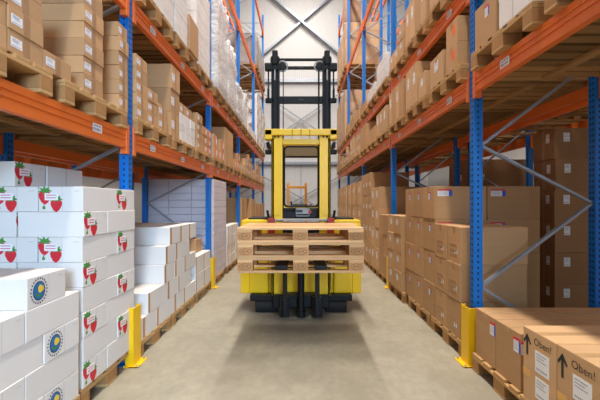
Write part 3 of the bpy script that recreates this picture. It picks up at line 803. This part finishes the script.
# cab front frame: black rounded window surround
def rrect(x0,x1,z0,z1,r,y,n=6):
    P=[]
    for cx,cz,a0 in ((x1-r,z1-r,0),(x0+r,z1-r,90),(x0+r,z0+r,180),(x1-r,z0+r,270)):
        for i in range(n+1):
            a=math.radians(a0+90*i/n); P.append((cx+r*math.cos(a),y,cz+r*math.sin(a)))
    return P
HR=rrect(-.215,.222,pz(206.5,4.6),pz(146.5,4.6),.05,4.60)
m=MB().tube(HR,.013,M_BLACK,8,True); part('window_seal',m)
m=MB()
def framed(y0,y1):
    out=[]
    for p in HR:
        cx,cz=.0035,(HR[0][2]+HR[-1][2])/2
        out.append((-.30 if p[0]<cx else .30, p[1], 2.2 if p[2]>cz else HR[-1][2]-.07))
    n=len(HR); vs=[];fs=[]
    # straight-edged outer border matched point by point to the rounded opening
    for (p,q) in zip(HR,out):
        ox=q[0]; oz=q[2]
        # corners fan: keep side points on side, top points on top
        dx=abs(abs(p[0])-.22); dz=min(abs(p[2]-HR[0][2]),9)
        vs.append((p[0],y0,p[2])); vs.append((p[0],y1,p[2])); vs.append((ox,y0,oz)); vs.append((ox,y1,oz))
    for i in range(n):
        j=(i+1)%n; a,b=i*4,j*4
        fs+= [(a,b,b+2,a+2),(a+1,a+3,b+3,b+1),(a,a+1,b+1,b),(a+2,b+2,b+3,a+3)]
    return vs,fs
vs_,fs_=framed(4.605,4.63); m.add(vs_,fs_,M_YEL)
part('cab_front_frame',m)
# overhead guard and rear pillars
m=MB(); 
m.box(-.42,.42,4.9,5.87,2.165,2.185,M_MGREY,.004)
m.box(-.46,-.42,4.76,5.9,2.14,2.21,M_BLACK,.006); m.box(.42,.46,4.76,5.9,2.14,2.21,M_BLACK,.006); m.box(-.46,.46,5.86,5.9,2.14,2.21,M_BLACK,.006)
part('overhead_guard',m)
for sg in (-1,1): part('guard_pillar',MB().box(sg*.41,sg*.46,5.83,5.88,.9,2.15,M_BLACK,.006))
# body
zb,zt=.235,1.183
for sg in (-1,1):
    m=MB(); m.box(sg*.77,sg*.42,4.62,5.3,zb,zt,M_YEL,.02); m.box(sg*.772,sg*.66,4.60,4.64,zb+.01,zt-.05,M_YEL,.01)
    part('side_body',m)
    part('side_trim',MB().box(sg*.70,sg*.42,4.74,5.28,zt,zt+.02,M_BLACK,.008))
    part('side_lever',MB().bar((sg*.42,4.66,zt+.02),(sg*.44,4.68,zt+.12),.025,.02,M_BLACK).box(sg*.40,sg*.45,4.64,4.7,zt,zt+.03,M_BLACK,.01))
m=MB(); m.box(-.42,-.25,4.66,5.3,zb,1.14,M_YEL,.01); m.box(.25,.42,4.66,5.3,zb,1.14,M_YEL,.01); m.box(-.25,.25,4.64,5.3,zb,.80,M_YEL,.01)
part('centre_body',m)
part('front_panel',MB().box(-.25,.25,4.63,5.2,.805,1.13,M_DGREY,.01))
part('rear_body',MB().box(-.62,.62,5.31,6.35,.2,.95,M_YEL,.04))
part('cowl_strip',MB().box(-.33,.33,4.44,4.64,1.18,1.2,M_MGREY,.004))
for sg in (-1,1):
    part('red_bracket',MB().box(sg*.41,sg*.325,4.42,4.49,1.02,1.215,M_TRED,.006))
part('chassis',MB().box(-.65,.65,4.55,5.9,.155,.236,M_BLACK,.01).box(-.35,.35,4.45,4.62,.1,.26,M_BLACK,.01))
for sg in (-1,1):
    m=MB().cyl((sg*.31,4.62,.0855),(sg*.58,4.62,.0855),.085,M_RUBBER,28); o=part('wheel',m)
    part('wheel_hub',MB().cyl((sg*.58,4.62,.0855),(sg*.59,4.62,.0855),.045,M_DGREY,16),o) if False else None
    m=MB().box(sg*.60,sg*.34,4.56,4.60,.16,.2,M_BLACK,.005); part('wheel_fork',m)
    part('wheel',MB().cyl((sg*.40,5.9,.15),(sg*.58,5.9,.15),.15,M_RUBBER,28))
# dashboard and controls
m=MB(); m.box(-.26,.26,4.66,4.86,1.2,1.30,M_BLACK,.012); m.box(-.25,-.04,4.68,4.84,1.30,1.345,M_DGREY,.01); m.box(.12,.25,4.68,4.84,1.30,1.345,M_DGREY,.01)
m.box(-.2,-.13,4.66,4.7,1.30,1.33,M_BLACK,.004)
part('dashboard',m)
part('control_box',MB().box(-.07,.11,4.62,4.72,1.225,1.345,M_MGREY,.012).box(-.06,.10,4.615,4.62,1.24,1.26,M_BLACK).box(-.06,.02,4.612,4.62,1.28,1.31,M_DGREY))
part('joystick',MB().cyl((-.09,4.66,1.29),(-.1,4.65,1.37),.014,M_BLACK,10).box(-.14,-.05,4.63,4.68,1.345,1.385,M_BLACK,.015).cyl((-.12,4.655,1.38),(-.135,4.655,1.42),.011,M_BLACK,8))
part('steering_arm',MB().cyl((-.05,4.66,1.375),(.09,4.66,1.375),.01,M_BLACK,8))
part('red_knob',MB().cyl((.115,4.64,1.285),(.115,4.60,1.285),.022,M_TRED,14))
part('red_knob',MB().cyl((.125,4.66,1.36),(.125,4.66,1.385),.02,M_TRED,14))
# amber rear guard hoop
m=MB(); Yh=6.2
for x in (px(288.2,Yh),px(305.8,Yh)): m.box(x-.022,x+.022,Yh-.02,Yh+.02,.94,pz(183,Yh),M_HOOP,.005)
m.box(px(288.2,Yh),px(305.8,Yh),Yh-.015,Yh+.015,pz(188.5,Yh),pz(186,Yh),M_HOOP,.005)
part('rear_guard_hoop',m)
# lift cylinder and fork carriage
part('lift_cylinder',MB().cyl((.0,4.38,.06),(.0,4.38,.80),.042,M_BLACK,20).cyl((.0,4.38,.02),(.0,4.38,.09),.06,M_BLACK,20))
for sg in (-1,1):
    m=MB().box(sg*.26,sg*.14,4.33,4.40,.02,.26,M_BLACK,.008); o=part('carriage_plate',m)
    for zz in (.075,.155,.235):
        b=MB().cyl((sg*.21,4.33,zz),(sg*.21,4.318,zz),.011,M_CHROME,8).build('bolt',o)
        for v in b.data.vertices: v.co-=T.location
    m=MB().box(sg*.215,sg*.165,4.24,4.29,.05,1.05,M_BLACK,.006)
    m.box(sg*.25,sg*.13,3.42,4.25,.765,.805,M_BLACK,.008)
    part('fork',m)
part('fork_carriage',MB().box(-.33,.33,4.29,4.33,.86,.95,M_BLACK,.006).box(-.33,.33,4.29,4.33,.62,.70,M_BLACK,.006).box(-.3,-.24,4.30,4.5,.6,.95,M_BLACK,.006).box(.24,.3,4.30,4.5,.6,.95,M_BLACK,.006))
# three pallets carried on the forks
for k,(nm,r,dx_) in enumerate((('bottom',0,.0),('middle',.004,.003),('top',-.003,-.003))):
    pallet(dx_-.003,3.80,.735+.1442*k,'%s wooden pallet of the three held up on the forklift forks'%nm,True,M_WOODF,True,rot=r)

# ------------------------------------------------------------------ camera
cam=bpy.data.cameras.new('camera'); co=bpy.data.objects.new('camera',cam); C.objects.link(co)
co.location=(0,0,CAMZ); co.rotation_euler=(math.radians(90),0,0)
cam.sensor_width=36; cam.lens=F/600*36; cam.shift_x=-1/600; cam.shift_y=3/600; cam.clip_start=.05
cam.dof.use_dof=True; cam.dof.focus_distance=3.6; cam.dof.aperture_fstop=3.2
bpy.context.scene.camera=co

# ------------------------------------------------------------------ prune cartons no eye position near the camera can see
bpy.context.view_layer.update()
from mathutils.bvhtree import BVHTree
def prune():
    vs=[]; fs=[]; own=[]; cache={}
    for o in C.objects:
        if o.type!='MESH' or o.name.startswith('stretch_film'): continue
        root=o
        while root.parent: root=root.parent
        me=o.data
        if me.name not in cache: cache[me.name]=([v.co.copy() for v in me.vertices],[tuple(p.vertices) for p in me.polygons])
        pv,pf=cache[me.name]
        if me.name.startswith('upright'): # a plain box is enough for the sight lines
            pv=[Vector((x,y,z)) for x in (-UW/2,UW/2) for y in (0,UD) for z in (0,8.9)]; pf=[(0,1,3,2),(4,5,7,6),(0,1,5,4),(2,3,7,6)]
        k=len(vs); M=o.matrix_world; vs.extend([M@v for v in pv])
        for f in pf: fs.append([k+a for a in f]); own.append(root.name)
    T_=BVHTree.FromPolygons(vs,fs); seen={}; size={}
    for e,(cx,cz) in enumerate(((0,CAMZ),(-.8,CAMZ),(.8,CAMZ),(0,2.0),(0,.9))):
        o=Vector((cx,0,cz)); st=2 if e==0 else 4; pad=0 if e==0 else 30
        for i in range(-pad,600+pad,st):
            for j in range(-pad,400+pad,st):
                d=Vector(((i-301)/F,1,(203-j)/F)).normalized()
                loc,n,idx,dist=T_.ray_cast(o,d)
                if idx is not None:
                    seen[own[idx]]=1
                    if e==0: size[own[idx]]=size.get(own[idx],0)+1
    top={}
    for o,ch,col,lay in REG:
        if o.name in seen: top[col]=max(top.get(col,-1),lay)
    shown={}
    for o,ch,col,lay in REG:
        if size.get(o.name,0): shown[col]=max(shown.get(col,-1),lay)
    n=0; keep=[]
    for o,ch,col,lay in REG:
        far_unseen = o.name.startswith('brown') and lay>shown.get(col,-1) and not col[0].startswith(('Oben','rear rack stack past first'))
        if far_unseen or o.name not in seen and not (lay<=top.get(col,-1) or col[0].startswith(('emblem','strawberry','stepped'))):
            for c in ch: bpy.data.objects.remove(c)
            bpy.data.objects.remove(o); n+=1
        else: keep.append((size.get(o.name,0),o,ch,o.name.split('.')[0]))
    # of each kind the 300 that show largest stay things of their own; the small rest is one object
    info={}
    for kind in ('brown_carton','white_carton'):
        L_=sorted([k for k in keep if k[3]==kind],key=lambda t:-t[0]); info[kind]=(len(L_),sum(1 for k in L_ if k[0]>0))
        rest=L_[300:]
        if not rest: continue
        q=MB()
        for sz,o,ch,_k in rest:
            for c in [o]+ch:
                if c.data.name not in cache: continue
                pv,pf=cache[c.data.name]; M=c.matrix_world; base=len(q.v)
                q.v+= [tuple(M@v) for v in pv]
                idxs=[q._m(m) for m in c.data.materials]
                for p,f in zip(c.data.polygons,pf):
                    q.f.append([base+a for a in f]); q.mi.append(idxs[p.material_index]); q.sm.append(False)
        b=q.build(kind); b['kind']='stuff'; b['label']='far and half hidden %s stacked deep in the racks on both sides'%(kind.replace('_',' ')+'s'); b['category']=kind.replace('_',' ')
        for sz,o,ch,_k in rest:
            l=o['label']
            if l in LABELS: LABELS.pop(l)
            for c in ch: bpy.data.objects.remove(c)
            bpy.data.objects.remove(o)
    return n,info
import time as _t; _t0=_t.time()
INFO=prune()
print('PRUNE',INFO,'%.1fs'%(_t.time()-_t0))

# ------------------------------------------------------------------ light
def area(x,y,z,sx,sy,power,col,rot=(0,0,0)):
    l=bpy.data.lights.new('warehouse_area_light','AREA'); l.shape='RECTANGLE'; l.size=sx; l.size_y=sy; l.energy=power; l.color=col
    o=bpy.data.objects.new('warehouse_area_light',l); C.objects.link(o); o.location=(x,y,z); o.rotation_euler=rot; return o
for y,p in ((-3,440),(1.2,520),(5.4,560),(9.6,500),(13.6,280)): area(0,y,11.8,.5,2.2,p,(1,.94,.85))
for x in (-4.6,4.6):
    for y in (2,9): area(x,y,11.8,.4,2.5,60,(1,.95,.88))
dl=area(2.2,-7.5,3.4,2.6,2.6,80,(.50,.73,1))   # no ceiling lamp: added area light for unseen dock-door daylight behind the camera
dl.rotation_euler=(Vector((-2.2,3.0,.9))-dl.location).to_track_quat('-Z','Z').to_euler(); dl.data.spread=math.radians(46)
w=bpy.data.worlds.new('world'); bpy.context.scene.world=w; w.use_nodes=True
w.node_tree.nodes['Background'].inputs[0].default_value=(.62,.80,1,1); w.node_tree.nodes['Background'].inputs[1].default_value=.65
vs=bpy.context.scene.view_settings
vs.view_transform='Standard'; vs.look='None'; vs.gamma=1; vs.exposure=.08; vs.use_curve_mapping=False
dup=[l for l,n in LABELS.items() if len(n)>1]; long_=[l for l in LABELS if not 4<=len(l.split())<=16]
print('DUP',dup[:10],len(dup),'LONG',long_[:10],len(long_),'objects',len(C.objects))
